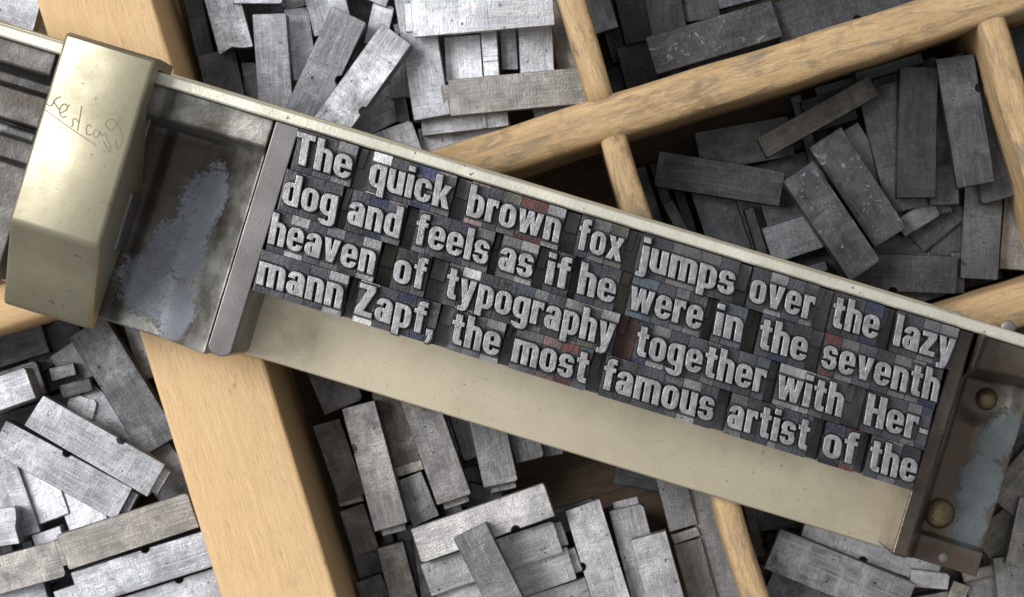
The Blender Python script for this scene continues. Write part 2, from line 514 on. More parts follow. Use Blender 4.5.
def zk(u, n):
    plate = 40.0 + 0.012 * max(0, n - 120)
    ledge = 51.2 - 0.035 * (n - 36)
    z = plate + (ledge - plate) * (1 - sstep(66, 75, n + 0.02 * (u - 160)))
    z += (51.5 - z) * sstep(228, 306, u) ** 1.5 * 0.9
    if u < 200:
        z -= 0.8 * sstep(200, 185, u)
    return z
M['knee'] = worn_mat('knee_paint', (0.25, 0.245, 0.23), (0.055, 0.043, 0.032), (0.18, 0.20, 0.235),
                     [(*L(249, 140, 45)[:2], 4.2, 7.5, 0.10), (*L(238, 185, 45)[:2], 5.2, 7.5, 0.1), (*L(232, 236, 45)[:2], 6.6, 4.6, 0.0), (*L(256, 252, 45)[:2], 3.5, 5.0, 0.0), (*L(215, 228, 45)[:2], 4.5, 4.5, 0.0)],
                     [(*L(180, 130, 45)[:2], 9.0, 11.0, 0.0), (*L(225, 95, 45)[:2], 9.0, 4.5, 0.0), (*L(175, 220, 45)[:2], 6.0, 12.0, 0.0)])  # brown patches: tarnish, with the clamp's shade painted in
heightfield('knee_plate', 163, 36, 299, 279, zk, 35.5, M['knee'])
sbox('guide_bar', 150, 146, 184, 206, 35, 47.0, M['steel'], 0.4)
sbox('guide_rail', 150, 37, 180, 283, 35, 44.0, M['mauve'], 0.4)
# what is left of the slide beyond the clamp
def zl(u, n):
    z = 43.0
    z += 8.0 * (1 - sstep(58, 64, n))
    z -= 4.0 * sstep(63, 66, n) * (1 - sstep(76, 79, n))
    z += 5.5 * sstep(78, 81, n) * (1 - sstep(112, 115, n))
    z += 6.2 * sstep(116, 118, n) * (1 - sstep(126, 128, n))
    z += 3.0 * sstep(30, 40, u) * sstep(150, 154, n) 
    return z
M['slide'] = worn_mat('slide_metal', (0.12, 0.117, 0.115), (0.06, 0.048, 0.04), (0.2, 0.2, 0.21), [(*L(40, 120, 43)[:2], 3.0, 1.2, 0.0)])
heightfield('slide_plate', -110, 36, 72, 270, zl, 35.5, M['slide'], 1.6)

# clamp lever: bent plate that hooks over the rail; profile in (n, z)
cb = bmesh.new()
def cx(u):
    return L(u, 0, 59.5).x
def cy(n):
    return L(0, n, 59.5).y
prof = [(9.5, 44.0), (9.5, 56.0), (10.3, 57.8), (12.0, 59.0), (15.0, 59.5), (60, 59.6), (120, 59.6), (203, 59.4), (208, 59.1), (212, 58.5),
        (216, 57.7), (253, 52.4), (290, 47.4), (294, 46.6), (295, 45.6), (294, 44.8), (290, 44.0), (240, 43.0), (200, 41.0), (140, 39.0), (60, 55.2), (19.8, 55.2), (19.2, 44.0)]
usl = [(72.5, 0.55), (74.0, 0.16), (76.0, 0.0), (162.0, 0.0), (164.8, 0.18), (166.2, 0.55), (166.6, 1.2)]
rows = []
for u, dz in usl:
    rows.append([cb.verts.new((cx(u), cy(n + (dz * 1.2 if i > 11 and i < 15 else 0) - (dz * 3 if 11 < i < 15 else 0)), z - STICK_Z - (dz if 2 <= i <= 13 else 0))) for i, (n, z) in enumerate(prof)])
for a, b in zip(rows, rows[1:]):
    for j in range(len(prof)):
        k = (j + 1) % len(prof)
        cb.faces.new((a[j], a[k], b[k], b[j]))
cb.faces.new(rows[0]); cb.faces.new(rows[-1])
clamp = from_bm('clamp_lever', cb, M['clamp'], stick)
for p in clamp.data.polygons:
    p.use_smooth = len(p.vertices) == 4 and abs(p.normal.x) < 0.9
mod = clamp.modifiers.new('split', 'EDGE_SPLIT'); mod.split_angle = math.radians(38)

def ribbon(bm, pts, w, z):
    for (p, q) in zip(pts, pts[1:]):
        d = Vector((q[0] - p[0], q[1] - p[1]))
        if d.length < 1e-6:
            continue
        d.normalize()
        s = Vector((-d.y, d.x)) * w / 2
        e = d * w * 0.35
        vs = [bm.verts.new((p[0] - e.x + s.x, p[1] - e.y + s.y, z)), bm.verts.new((p[0] - e.x - s.x, p[1] - e.y - s.y, z)),
              bm.verts.new((q[0] + e.x - s.x, q[1] + e.y - s.y, z)), bm.verts.new((q[0] + e.x + s.x, q[1] + e.y + s.y, z))]
        z += 0.0006
        bm.faces.new(vs)
def catmull(pts, k=5):
    out = []
    P = [pts[0]] + list(pts) + [pts[-1]]
    for i in range(1, len(P) - 2):
        p0, p1, p2, p3 = [Vector(q) for q in P[i - 1:i + 3]]
        for j in range(k):
            t = j / k
            out.append(0.5 * ((2 * p1) + (p2 - p0) * t + (2 * p0 - 5 * p1 + 4 * p2 - p3) * t * t + (3 * p1 - p0 - 3 * p2 + p3) * t ** 3))
    out.append(Vector(pts[-1]))
    return out
sig = bmesh.new()
def zp(x, y):
    u, n = un(x * 0.1675, 100 + y * 0.1675)
    p = L(u, n, 59.6)
    return (p.x, p.y)
strokes = [  # the maker's signature, mirror-written as the photograph shows it
    ([(722, 108), (700, 140), (672, 182), (648, 170), (632, 148), (645, 120), (678, 118), (706, 150), (728, 205), (728, 258), (708, 290), (692, 270), (694, 240)], 0.173),
    ([(612, 212), (628, 200), (640, 240), (662, 285), (652, 312), (634, 280), (618, 245)], 0.122),
    ([(596, 190), (572, 178), (558, 200), (568, 226), (586, 214), (596, 188), (604, 214)], 0.122),
    ([(548, 160), (528, 148), (514, 172), (522, 206), (548, 204)], 0.144),
    ([(487, 36), (480, 84), (470, 140), (462, 184)], 0.144),
    ([(470, 138), (452, 112), (436, 118), (434, 150), (424, 158)], 0.130),
    ([(362, 76), (392, 62), (402, 38), (382, 24), (360, 44), (356, 78), (372, 102), (394, 98)], 0.144),
    ([(356, 60), (336, 34), (322, 6), (344, -14), (362, -18)], 0.144),
    ([(322, 6), (310, 30), (292, 34), (280, 22)], 0.144),
    ([(262, 54), (330, 102), (420, 168), (500, 222), (570, 268)], 0.108)]
for i, (pts, w) in enumerate(strokes):
    ribbon(sig, [zp(*p) for p in catmull(pts, 5)], w, 59.612 - STICK_Z + i * 0.006)
from_bm('engraved_signature', sig, M['ink'], clamp)

# the fixed head at the right
sbox('head_bar', 1013.5, 35.4, 1030, 271, 34.05, 53.6, M['polish'], 0.35, 3)
def zh(u, n):
    z = 43.0
    z += (52.0 - 0.05 * (n - 36) - z) * (1 - sstep(66, 78, n + 0.1 * (u - 1060)))
    d = math.hypot(u - 1060, n - 96)
    z -= 1.2 * (1 - sstep(12, 34, d))
    z += 6.0 * (1 - sstep(1031, 1042, u)) * (1 - 0.4 * sstep(150, 240, n))
    z += 1.6 * sstep(240, 246, n)
    return z
M['head'] = worn_mat('head_paint', (0.11, 0.10, 0.085), (0.075, 0.052, 0.037), (0.125, 0.15, 0.16),
                     [(*L(1083, 130, 43)[:2], 3.2, 5.0, 0.1), (*L(1078, 178, 43)[:2], 3.8, 6.4, 0.0), (*L(1081, 222, 43)[:2], 2.6, 3.6, 0.0)],
                     [(*L(1065, 258, 43)[:2], 9.0, 2.6, 0.0), (*L(1046, 160, 43)[:2], 2.6, 14.0, 0.0), (*L(1102, 180, 43)[:2], 1.4, 14.0, 0.0)])
heightfield('head_plate', 1030.5, 36, 1107, 270, zh, 32.4, M['head'], 1.5)
def dome(name, u, n, z, rad, h, material, parent=stick):
    bm = bmesh.new()
    c = L(u, n, z)
    rings = []
    for i in range(7):
        t = i / 6 * math.pi / 2
        rr, zz = rad * math.cos(t), h * math.sin(t)
        if i == 6:
            rings.append([bm.verts.new((c.x, c.y, c.z + zz))])
        else:
            rings.append([bm.verts.new((c.x + rr * math.cos(k * math.pi / 12), c.y + rr * math.sin(k * math.pi / 12), c.z + zz)) for k in range(24)])
    for a, b in zip(rings, rings[1:]):
        for k in range(24):
            q = (k + 1) % 24
            if len(b) == 1:
                bm.faces.new((a[k], a[q], b[0]))
            else:
                bm.faces.new((a[k], a[q], b[q], b[k]))
    return from_bm(name, bm, material, parent, True)
dome('rivet', 1060, 95, 41.6, 1.75, 1.3, M['bronze'])
dome('rivet', 1048, 218, 42.8, 2.3, 1.5, M['bronze'])
dome('rivet', 1064.5, 259.5, 44.6, 0.75, 0.22, M['rivet'])
dome('rivet', *un(1008, 328), 42.0, 1.15, 0.3, M['rivet'])

# ------------------------------------------------------------------ the type
XH, AS, DE = 23.0, 31.5, -8.0
class F:                        # signed distances on a grid of one letter
    def __init__(s, w):
        s.w = w
        r = 0.3
        s.xs = np.arange(-2.4, w + 2.4 + r, r)
        s.ys = np.arange(-10.6, 34.2, r)
        s.X, s.Y = np.meshgrid(s.xs, s.ys)
        s.d = np.full(s.X.shape, 99.0)
    def rr(s, x0, y0, x1, y1, r=0.6):
        r = min(r, (x1 - x0) / 2 - 1e-3, (y1 - y0) / 2 - 1e-3)
        qx = np.abs(s.X - (x0 + x1) / 2) - (x1 - x0) / 2 + r
        qy = np.abs(s.Y - (y0 + y1) / 2) - (y1 - y0) / 2 + r
        return np.hypot(np.maximum(qx, 0), np.maximum(qy, 0)) + np.minimum(np.maximum(qx, qy), 0) - r
    def ring(s, x0, y0, x1, y1, hx=6.6, hy=4.4, r=7.6):
        return np.maximum(s.rr(x0, y0, x1, y1, r), -s.rr(x0 + hx, y0 + hy, x1 - hx, y1 - hy, 1.9))
    def poly(s, pts):
        d = np.full(s.X.shape, 1e9)
        sg = np.ones(s.X.shape)
        n = len(pts)
        for i in range(n):
            ax, ay = pts[i]; bx, by = pts[i - 1]
            ex, ey = bx - ax, by - ay
            wx, wy = s.X - ax, s.Y - ay
            t = np.clip((wx * ex + wy * ey) / (ex * ex + ey * ey), 0, 1)
            d = np.minimum(d, (wx - ex * t) ** 2 + (wy - ey * t) ** 2)
            c1, c2, c3 = s.Y >= ay, s.Y < by, ex * wy > ey * wx
            sg[(c1 & c2 & c3) | (~c1 & ~c2 & ~c3)] *= -1
        return sg * np.sqrt(d)
    def add(s, *ds):
        for d in ds:
            s.d = np.minimum(s.d, d)
        return s
    def cut(s, *ds):
        for d in ds:
            s.d = np.maximum(s.d, -d)
        return s
mx = np.maximum
def glyph(ch):
    T = 6.9
    if ch in 'oedcbpqg':
        f = F(17.4)
        w = f.w
        o = f.ring(0, 0, w, XH)
        if ch == 'g':
            o = f.ring(0, 1.2, w, XH)
        f.add(o)
        if ch == 'e':
            f.cut(f.rr(9.4, 6.9, 30, 9.8, 0.2)).add(f.rr(3, 9.8, w - 0.2, 13.3, 0.3))
        if ch == 'c':
            f.cut(f.rr(9.0, 8.6, 30, 14.4, 0.2))
        if ch == 'd':
            f.add(f.rr(w - T, 0, w, AS))
        if ch == 'b':
            f.add(f.rr(0, 0, T, AS))
        if ch == 'p':
            f.add(f.rr(0, DE, T, XH))
        if ch == 'q':
            f.add(f.rr(w - T, DE, w, XH))
        if ch == 'g':
            f.add(f.rr(w - T, -2, w, XH), mx(f.ring(0.3, -8.6, w, 12, 6.6, 4.6, 6.5), f.Y + 1.5))
            f.cut(mx(f.rr(-5, -3.0, 8.5, 0.9, 0.2), f.rr(-5, -3.2, 7.6, 1.1, 0.2)))
        return f
    if ch in 'nhrmu':
        f = F({'n': 17.0, 'h': 17.0, 'u': 17.0, 'r': 12.4, 'm': 27.0}[ch])
        w = f.w
        if ch == 'u':
            f.add(mx(f.ring(0, 0, w, 44, 6.6, 4.4, 6.5), f.Y - XH), f.rr(w - T, 0, w, XH))
        elif ch == 'm':
            f.add(f.rr(0, 0, 6.7, XH), mx(f.ring(0, -20, 16.9, XH, 6.7, 4.4, 6.0), -f.Y), mx(f.ring(10.1, -20, w, XH, 6.7, 4.4, 6.0), -f.Y))
        elif ch == 'r':
            f.add(f.rr(0, 0, T, XH), mx(mx(f.ring(0, -20, 17.5, XH, T, 5.6, 5.0), 15.6 - f.Y), f.X - w))
        else:
            f.add(f.rr(0, 0, T, XH if ch == 'n' else AS), mx(f.ring(0, -20, w, XH, 6.6, 4.4, 6.5), -f.Y))
        return f
    if ch in 'ijl':
        f = F(7.0 if ch != 'j' else 10.0)
        if ch == 'l':
            return f.add(f.rr(0, 0, 7, AS))
        x = 0 if ch == 'i' else 3
        f.add(f.rr(x, 26.0, x + 7, AS))
        if ch == 'i':
            return f.add(f.rr(0, 0, 7, XH))
        return f.add(f.rr(3, -4, 10, XH), f.poly([(10, -2), (9.4, -6), (7, DE), (0, DE), (0, DE + 4.4), (3, DE + 4.6), (3, -2)]))
    if ch == 't':
        f = F(12.6)
        return f.add(f.rr(2.9, 4, 9.6, 29.6), f.rr(0, 18.6, 12.6, XH), f.poly([(2.9, 6), (3.3, 2.2), (5.6, 0), (12.6, 0), (12.6, 4.8), (9.6, 5.4), (9.6, 8)]))
    if ch == 'f':
        f = F(12.6)
        return f.add(f.rr(2.9, 0, 9.6, 26), f.rr(0, 18.6, 12.6, XH), mx(mx(f.rr(2.9, 16, 24, AS, 5.5), 26.4 - f.Y), f.X - 12.8))
    if ch == 's':
        f = F(16.2)
        w = f.w
        f.add(f.ring(0.2, 9.6, w - 0.2, XH, 6.2, 4.2, 6.6), f.ring(0, 0, w, 13.6, 6.2, 4.2, 6.6))
        f.cut(f.rr(8.2, 13.3, 30, 16.0, 0.2), f.rr(-9, 6.9, 8.0, 9.6, 0.2))
        return f
    if ch == 'a':
        f = F(17.0)
        w = f.w
        f.add(mx(f.ring(0.4, 2, w, XH, 6.5, 4.2, 7.0), 15.6 - f.Y), f.rr(w - T, 0, w, 16.5), f.ring(0, 0, w - 2.6, 13.6, 6.3, 3.9, 5.8))
        return f
    P = {'v': (17.4, [(0, XH), (6.9, XH), (8.9, 8.6), (10.6, XH), (17.4, XH), (12.2, 0), (5.3, 0)]),
         'w': (26.4, [(0, XH), (6.6, XH), (8.1, 9.6), (10.2, XH), (16.2, XH), (18.3, 9.6), (19.9, XH), (26.4, XH), (22.2, 0), (15.9, 0), (13.2, 12.0), (10.5, 0), (4.2, 0)]),
         'x': (18.0, [(0, XH), (7.2, XH), (9.1, 16.8), (11, XH), (17.8, XH), (12.9, 11.8), (18.2, 0), (11, 0), (8.9, 6.4), (6.9, 0), (-0.2, 0), (5.0, 11.8)]),
         'y': (17.4, [(0, XH), (6.9, XH), (9.0, 9.8), (10.7, XH), (17.4, XH), (11.9, -2.8), (10.2, -6.6), (7.0, DE - 0.4), (1.4, DE - 0.4), (1.4, -3.6), (4.4, -3.4), (5.4, -1.2)]),
         'z': (15.4, [(0.2, XH), (15.2, XH), (15.2, 18.2), (7.6, 4.8), (15.4, 4.8), (15.4, 0), (-0.2, 0), (-0.2, 4.8), (7.4, 18.2), (0.2, 18.2)]),
         'Z': (17.6, [(0.4, AS), (17.4, AS), (17.4, 26.2), (8.0, 5.0), (17.6, 5.0), (17.6, 0), (-0.2, 0), (-0.2, 5.0), (9.2, 26.4), (0.4, 26.4)]),
         ',': (7.0, [(0, 6.4), (6.8, 6.4), (6.8, -0.6), (3.6, -7.2), (0.4, -7.2), (2.4, -0.2), (0, 0)]),
         '-': (8.6, [(0, 8.4), (8.6, 8.4), (8.6, 12.8), (0, 12.8)])}
    if ch in P:
        f = F(P[ch][0])
        return f.add(f.poly(P[ch][1]))
    if ch == 'k':
        f = F(18.2)
        return f.add(f.rr(0, 0, T, AS), f.poly([(5, 10.5), (6.9, 12.5), (11, XH), (18, XH), (13.0, 12.8), (18.4, 0), (11.2, 0), (8.2, 8.4), (5, 5)]))
    if ch == 'T':
        f = F(18.6)
        return f.add(f.rr(0, 26.2, 18.6, AS), f.rr(5.7, 0, 12.9, AS))
    if ch == 'H':
        f = F(20.0)
        return f.add(f.rr(0, 0, 7.2, AS), f.rr(12.8, 0, 20, AS), f.rr(5, 13.4, 15, 18.4))
    raise KeyError(ch)
SHEAR = -0.12
LEAN = -0.06                    # the loosely locked lines lean a little the same way
DROP = 1.25                     # mm from printing face to shoulder
_gl = {}
def letter_mesh(ch):
    if ch in _gl:
        return _gl[ch]
    f = glyph(ch)
    d = f.d - 0.22
    fall = np.clip((d - 0.0) / 1.35, 0, 1)
    z = -DROP * (fall * 0.85 + 0.15 * fall ** 2) - 0.05 * np.clip((d + 0.5) / 0.5, 0, 1) ** 2
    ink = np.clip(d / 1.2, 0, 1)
    ny, nx = d.shape
    keepq = np.minimum(np.minimum(d[:-1, :-1], d[1:, :-1]), np.minimum(d[:-1, 1:], d[1:, 1:])) < 1.45
    idx = -np.ones(d.shape, int)
    verts, inks = [], []
    faces = []
    def vid(j, i):
        if idx[j, i] < 0:
            idx[j, i] = len(verts)
            x = (f.X[j, i] + SHEAR * (f.Y[j, i] - 11.5)) * S0 * MM
            verts.append((x, f.Y[j, i] * S0 * MM, z[j, i] * MM))
            inks.append(ink[j, i])
        return int(idx[j, i])
    for j, i in zip(*np.nonzero(keepq)):
        faces.append((vid(j, i), vid(j, i + 1), vid(j + 1, i + 1), vid(j + 1, i)))
    me = bpy.data.meshes.new('raised_letter')
    me.from_pydata(verts, [], faces)
    at = me.attributes.new('ink', 'FLOAT', 'POINT')
    at.data.foreach_set('value', np.array(inks, dtype=np.float32))
    for p in me.polygons:
        p.use_smooth = True
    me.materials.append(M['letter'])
    me.update()
    _gl[ch] = (me, f.w)
    return _gl[ch]

BASE = [70.4, 112.5, 154.8, 196.8]      # baselines in picture units from the rail
BODY0, PITCH = 35.2, 42.4
# word, left point, right point (picture units, as read off the photograph)
LINES = [
    [('The', (297.5, 134), (351.3, 170)), ('quick', (368, 183.7), (448.6, 208.6)), ('brown', (466.2, 213.6), (558.3, 242)), ('fox', (576, 248.5), (621.2, 261)),
     ('jumps', (635.4, 272.8), (733.5, 292)), ('over', (749.4, 297), (816, 298.6)), ('the', (830.6, 323.8), (877.9, 335.2)), ('lazy', (893, 344.4), (956.6, 339.4))],
    [('dog', (281, 204), (338.8, 197)), ('and', (347, 220), (399, 236.8)), ('feels', (413.4, 242), (488.8, 253.8)), ('as', (498, 266), (533, 268.4)),
     ('if', (544.9, 281.8), (571.8, 263.6)), ('he', (576.8, 293), (615.3, 293.7)), ('were', (632, 285.4), (702.4, 320)), ('in', (713.4, 333), (741, 340)),
     ('the', (757.8, 344.2), (807, 351.8)), ('seventh', (821.4, 364.3), (937, 400.5))],
    [('heaven', (267.6, 243.5), (373, 274.5)), ('of', (392.4, 278.7), (428.5, 261)), ('typography', (444.4, 293.5), (616.2, 325)), ('together', (634.6, 352), (767, 373.6)),
     ('with', (779.6, 373.6), (841.5, 415.4)), ('Her-', (864.1, 422), (928.5, 430))],
    [('mann', (255.9, 284.5), (340.5, 308.8)), ('Zapf,', (354.1, 316), (433.3, 330.6)), ('the', (449.4, 341.3), (499.7, 347)), ('most', (511, 361.5), (585.7, 382)),
     ('famous', (600.9, 387.7), (712.8, 416.7)), ('artist', (726.8, 425.5), (806.7, 449.5)), ('of', (822.6, 450.3), (859.5, 437)), ('the', (867.8, 465.4), (918, 463.7))]]
LN = ['top line', 'second line', 'third line', 'bottom line']
def word_label(li, wi, word):
    w = word.strip(',-')
    if word == 'The':
        return 'capitalised The opening'
    if w == 'the' and li == 3:
        return 'the before most in' if wi == 2 else 'the closing'
    return '%s in' % w
ORD = ['first', 'second', 'third', 'fourth', 'fifth', 'sixth', 'seventh', 'eighth', 'ninth', 'tenth']
SPECIAL = {(0, 'quick', 0): 'white', (0, 'quick', 3): 'blue', (0, 'brown', 0): 'rose', (0, 'brown', 3): 'red', (0, 'brown', 4): 'pale', (0, 'jumps', 2): 'grey',
           (0, 'over', 1): 'pale', (0, 'lazy', 3): 'grey', (0, 'lazy', 2): 'grey', (0, 'the', 2): 'blue', (1, 'feels', 2): 'violet', (1, 'feels', 4): 'grey', (1, 'and', 1): 'blue',
           (1, 'were', 0): 'sky', (1, 'in', 1): 'teal', (1, 'the', 1): 'blue', (1, 'seventh', 0): 'red', (1, 'seventh', 6): 'blue', (1, 'he', 0): 'violet',
           (2, 'heaven', 0): 'violet', (2, 'heaven', 1): 'pale', (2, 'heaven', 5): 'pale', (2, 'typography', 1): 'white', (2, 'typography', 7): 'pale', (2, 'typography', 9): 'pale',
           (2, 'with', 0): 'pale', (2, 'with', 1): 'pale', (2, 'together', 0): 'blue', (2, 'together', 7): 'teal', (3, 'Zapf,', 0): 'white', (3, 'Zapf,', 2): 'blue', (3, 'Zapf,', 3): 'blue',
           (3, 'most', 2): 'red', (3, 'most', 1): 'rose', (3, 'famous', 4): 'pale', (3, 'famous', 3): 'grey', (3, 'artist', 3): 'pale', (3, 'of', 1): 'red', (3, 'of', 0): 'violet', (3, 'the', 1): 'grey'}
rt = random.Random(11)
GS, GP = 'letter sorts set in the stick', 'word spaces set in the stick'
SORT_Z0 = 34.05
def sort_body(u0, u1, n0, n1, ztop, strips, tint, name='sort_body', dark='sort_dark', nick=False):
    """block of type metal; origin on its base centre. strips: rows of n where the bare ends of the shoulder begin"""
    c = L((u0 + u1) / 2, (n0 + n1) / 2, ZT)
    hx = (u1 - u0) / 2 * S0
    ys = [-(n - N0) * S0 - c.y for n in (n1, *strips, n0)]
    bm = bmesh.new()
    zt, zb = ztop - SORT_Z0, 0.0
    top = [[bm.verts.new((x + LEAN * y, y, zt)) for x in (-hx, hx)] for y in ys]
    bot = [[bm.verts.new((x + LEAN * y, y, zb)) for x in (-hx, hx)] for y in (ys[0], ys[-1])]
    for i in range(len(ys) - 1):
        f = bm.faces.new((top[i][0], top[i][1], top[i + 1][1], top[i + 1][0]))
        f.material_index = 1 if (len(ys) == 4 and i in (0, 2)) else 0
    left = [r[0] for r in top]; right = [r[1] for r in top]
    bm.faces.new((bot[0][0], bot[1][0], *left[::-1])); bm.faces.new((bot[1][1], bot[0][1], *right))
    bm.faces.new((bot[0][1], bot[0][0], top[0][0], top[0][1])); bm.faces.new((bot[1][0], bot[1][1], top[-1][1], top[-1][0]))
    bm.faces.new((bot[0][0], bot[0][1], bot[1][1], bot[1][0]))
    return c, bm
def stick_world(c):             # stick axes -> world mm
    return (c.x * CT + c.y * ST, -c.x * ST + c.y * CT)
def place(root, c, dz=0.0):
    x, y = stick_world(c)
    root.location = (x * MM, y * MM, (SORT_Z0 + dz) * MM)
    root.rotation_euler = (0, 0, -TH)
for li, line in enumerate(LINES):
    n0 = BODY0 + PITCH * li + 0.3
    n1 = n0 + PITCH - 0.6
    prev_end, prev_word = 323.6, None
    for wi, (word, pl, pr) in enumerate(line):
        (ul, nl), (ur, nr) = un(*pl), un(*pr)
        ul -= SHEAR * (BASE[li] - nl - 11.5)
        ur -= SHEAR * (BASE[li] - nr - 11.5)
        gl = [letter_mesh(c) for c in word]
        gaps = 2.5
        nat = sum(g[1] for g in gl)
        k = (ur - ul - gaps * (len(word) - 1)) / nat
        u = ul
        b0 = ul - 1.3
        # space before the word
        if b0 - prev_end > 0.8:
            zt = rt.uniform(51.0, 53.2) if prev_word else 56.1
            dk = rt.choice(['space', 'space', 'space', 'space_warm']) if prev_word else 'steel'
            if word == 'together':
                dk = 'space_rust'
            c, bm = sort_body(prev_end + 0.1, b0 - 0.1, n0, n1, zt, (), None)
            w2 = (b0 - prev_end) / 2 * S0
            if prev_word and w2 > 0.6:      # raised part of the neighbouring space, with its nick
                yy = rt.uniform(-0.8, 1.2)
                add_prism(bm, rect(-w2 + 0.05, yy, w2 * rt.uniform(-0.2, 0.9), (n1 - n0) / 2 * S0 - 0.02), zt - SORT_Z0 - 0.5, zt - SORT_Z0 + rt.uniform(0.4, 1.1), 0.06)
            o = from_bm('word_space', bm, [M[dk], M[dk]])
            place(o, c)
            lab = ('low metal spacer in the gap between %s and %s, %s of type' % (prev_word.strip(',-'), word.strip(',-'), LN[li])) if prev_word else 'thin spacer between the knee bar and the word %s, %s of type' % (word.strip(',-'), LN[li])
            tag(o, lab, 'type spacer', GP)
        for i, (ch, (me, gw)) in enumerate(zip(word, gl)):
            e = u + gw * k
            b1 = e + (gaps / 2 if i < len(word) - 1 else 1.3)
            base = BASE[li]
            tall = ch in 'bdfhklitjTHZ'
            deep = ch in 'gjpqy,'
            s_top = n0 + (2.2 if tall else max(3.0, base - XH - 2.6 - n0))
            s_bot = n1 - (1.0 if deep else max(1.5, n1 - base - 2.6))
            tint = SPECIAL.get((li, word, i)) or rt.choices(['grey', 'dim', 'pale', 'teal', 'violet', 'sand'], [5, 10, 0.8, 0.25, 0.4, 0.4])[0]
            root = empty('type_sort', (0, 0, 0))
            c, bm = sort_body(b0 + 0.28, b1 - 0.28, n0, n1, ZT - DROP + rt.uniform(-0.16, 0.0), (s_bot, s_top), tint)
            place(root, c)
            from_bm('sort_body', bm, [M['sort_dark'], M['tint_' + tint]], root)
            lo = bpy.data.objects.new('raised_letter', me)
            C.objects.link(lo)
            lo.parent = root
            p = L(u, base, ZT)
            lo.location = ((p.x - c.x) * MM, (p.y - c.y) * MM, (ZT - SORT_Z0 + rt.uniform(-0.05, 0.05)) * MM)
            lo.scale = (k, 1, 1)
            wd = word.strip(',-')
            if ch == ',':
                lab = 'metal sort with the raised comma after the word %s, %s of type' % (wd, LN[li])
            elif ch == '-':
                lab = 'metal sort with the raised hyphen ending the %s after %s' % (LN[li], wd)
            else:
                lab = 'sort with raised %s, %s letter of the word %s the %s' % (ch, ORD[i], word_label(li, wi, word), LN[li])
            tag(root, lab, 'type sort', GS)
            u = e + gaps
            b0 = b1
        prev_end, prev_word = b1, word

# ------------------------------------------------------------------ lead spacers lying in the compartments
# (end a, end b, width) as seen in the photograph; z: height of the upper face (mm); t: tone; w: warmth; n: nicks (side, position); g: foot at end a/b; th: thickness
rp = random.Random(23)
TONE = {}
PIECES = []
def lead(x1, y1, x2, y2, w, z, t, label, grp, warm=0.0, n=(), g='', th=None, tilt=None, mottle=0.45, rough=0.42, chip=0.0, marks=(), scuff=0.0):
    ax, ay = W(x1, y1, z)
    bx, by = W(x2, y2, z)
    wd = w * scl(z)
    ln = math.hypot(bx - ax, by - ay)
    ang = math.atan2(by - ay, bx - ax)
    th = th or min(z - 4.4, rp.uniform(3.6, 4.4))
    h, l = wd / 2, ln / 2
    j = lambda k=0.12: rp.uniform(-k, k)
    pts = [(-l + j(), -h + j(0.08))]
    def nicked(side):
        s = -1 if side == 'r' else 1
        out = []
        for (sd, pos) in n:
            if sd != side:
                continue
            cx, r = -l + 2 * l * pos, 0.72
            arc = [(cx + r * math.cos(a), s * h - s * r * 0.95 * math.sin(a)) for a in [math.pi * q / 6 for q in range(7)]]
            out.append(arc[::-1] if s < 0 else arc)
        return out
    for arc in nicked('r'):
        pts += arc
    pts.append((l + j(), -h + j(0.08)))
    if chip and rp.random() < chip:        # broken end
        pts += [(l - rp.uniform(0.3, 0.9), -h * rp.uniform(0.1, 0.5)), (l - rp.uniform(-0.1, 0.5), h * rp.uniform(0.0, 0.5))]
    pts.append((l + j(), h + j(0.08)))
    for arc in nicked('l'):
        pts += arc
    pts.append((-l + j(), h + j(0.08)))
    out = []
    for i, p in enumerate(pts):
        if abs(abs(p[0]) - l) < 0.15 and abs(abs(p[1]) - h) < 0.1 and h > 1.2 and rp.random() < 0.55:   # worn or broken corner
            k = rp.choice([0.1, 0.12, 0.15, 0.2, 0.4])
            for q in (pts[i - 1], pts[(i + 1) % len(pts)]):
                dx, dy = q[0] - p[0], q[1] - p[1]
                d = math.hypot(dx, dy)
                kk = min(k * rp.uniform(0.6, 1.4), d * 0.3)
                out.append((p[0] + dx / d * kk, p[1] + dy / d * kk))
        else:
            out.append(p)
    pts = out
    bm = bmesh.new()
    add_prism(bm, pts, -th, 0.0, rp.choice([0.08, 0.12, 0.18]), 1)
    if ln > 16 and rp.random() < 0.22 and not marks:     # faint casting seam
        cx = rp.uniform(-0.3, 0.3) * ln
        add_prism(bm, rect(cx - 0.1, -h * 0.985, cx + 0.1, h * 0.985), -0.2, 0.05, 0.03, 1)
    for e in g:                            # the cast foot, narrower and lower than the shank
        s = -1 if e == 'a' else 1
        x0, x1_ = sorted((s * (l - 0.3), s * (l + 1.15)))
        add_prism(bm, rect(x0, -h * 0.72, x1_, h * 0.78), -th + 0.3, -1.7, 0.12, 1)
    if marks:                              # cast ridge across the face
        for q in marks:
            cx = -l + 2 * l * q
            add_prism(bm, rect(cx - 0.45, -h * 0.97, cx + 0.45, h * 0.97), -0.2, 0.16, 0.1, 1)
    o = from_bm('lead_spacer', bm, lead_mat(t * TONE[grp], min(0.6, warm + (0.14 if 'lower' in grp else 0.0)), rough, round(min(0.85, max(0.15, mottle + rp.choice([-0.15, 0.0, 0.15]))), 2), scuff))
    o.location = ((ax + bx) / 2 * MM, (ay + by) / 2 * MM, z * MM)
    tx, ty = tilt if tilt else (rp.uniform(-2.2, 2.2), rp.uniform(-1.6, 1.6))
    o.rotation_euler = (math.radians(tx), math.radians(ty), ang)
    o.rotation_mode = 'XYZ'
    tag(o, label, 'lead spacer', grp)
    PIECES.append(((ax + bx) / 2, (ay + by) / 2, l, h, ang, z - th, z, o))
    return o

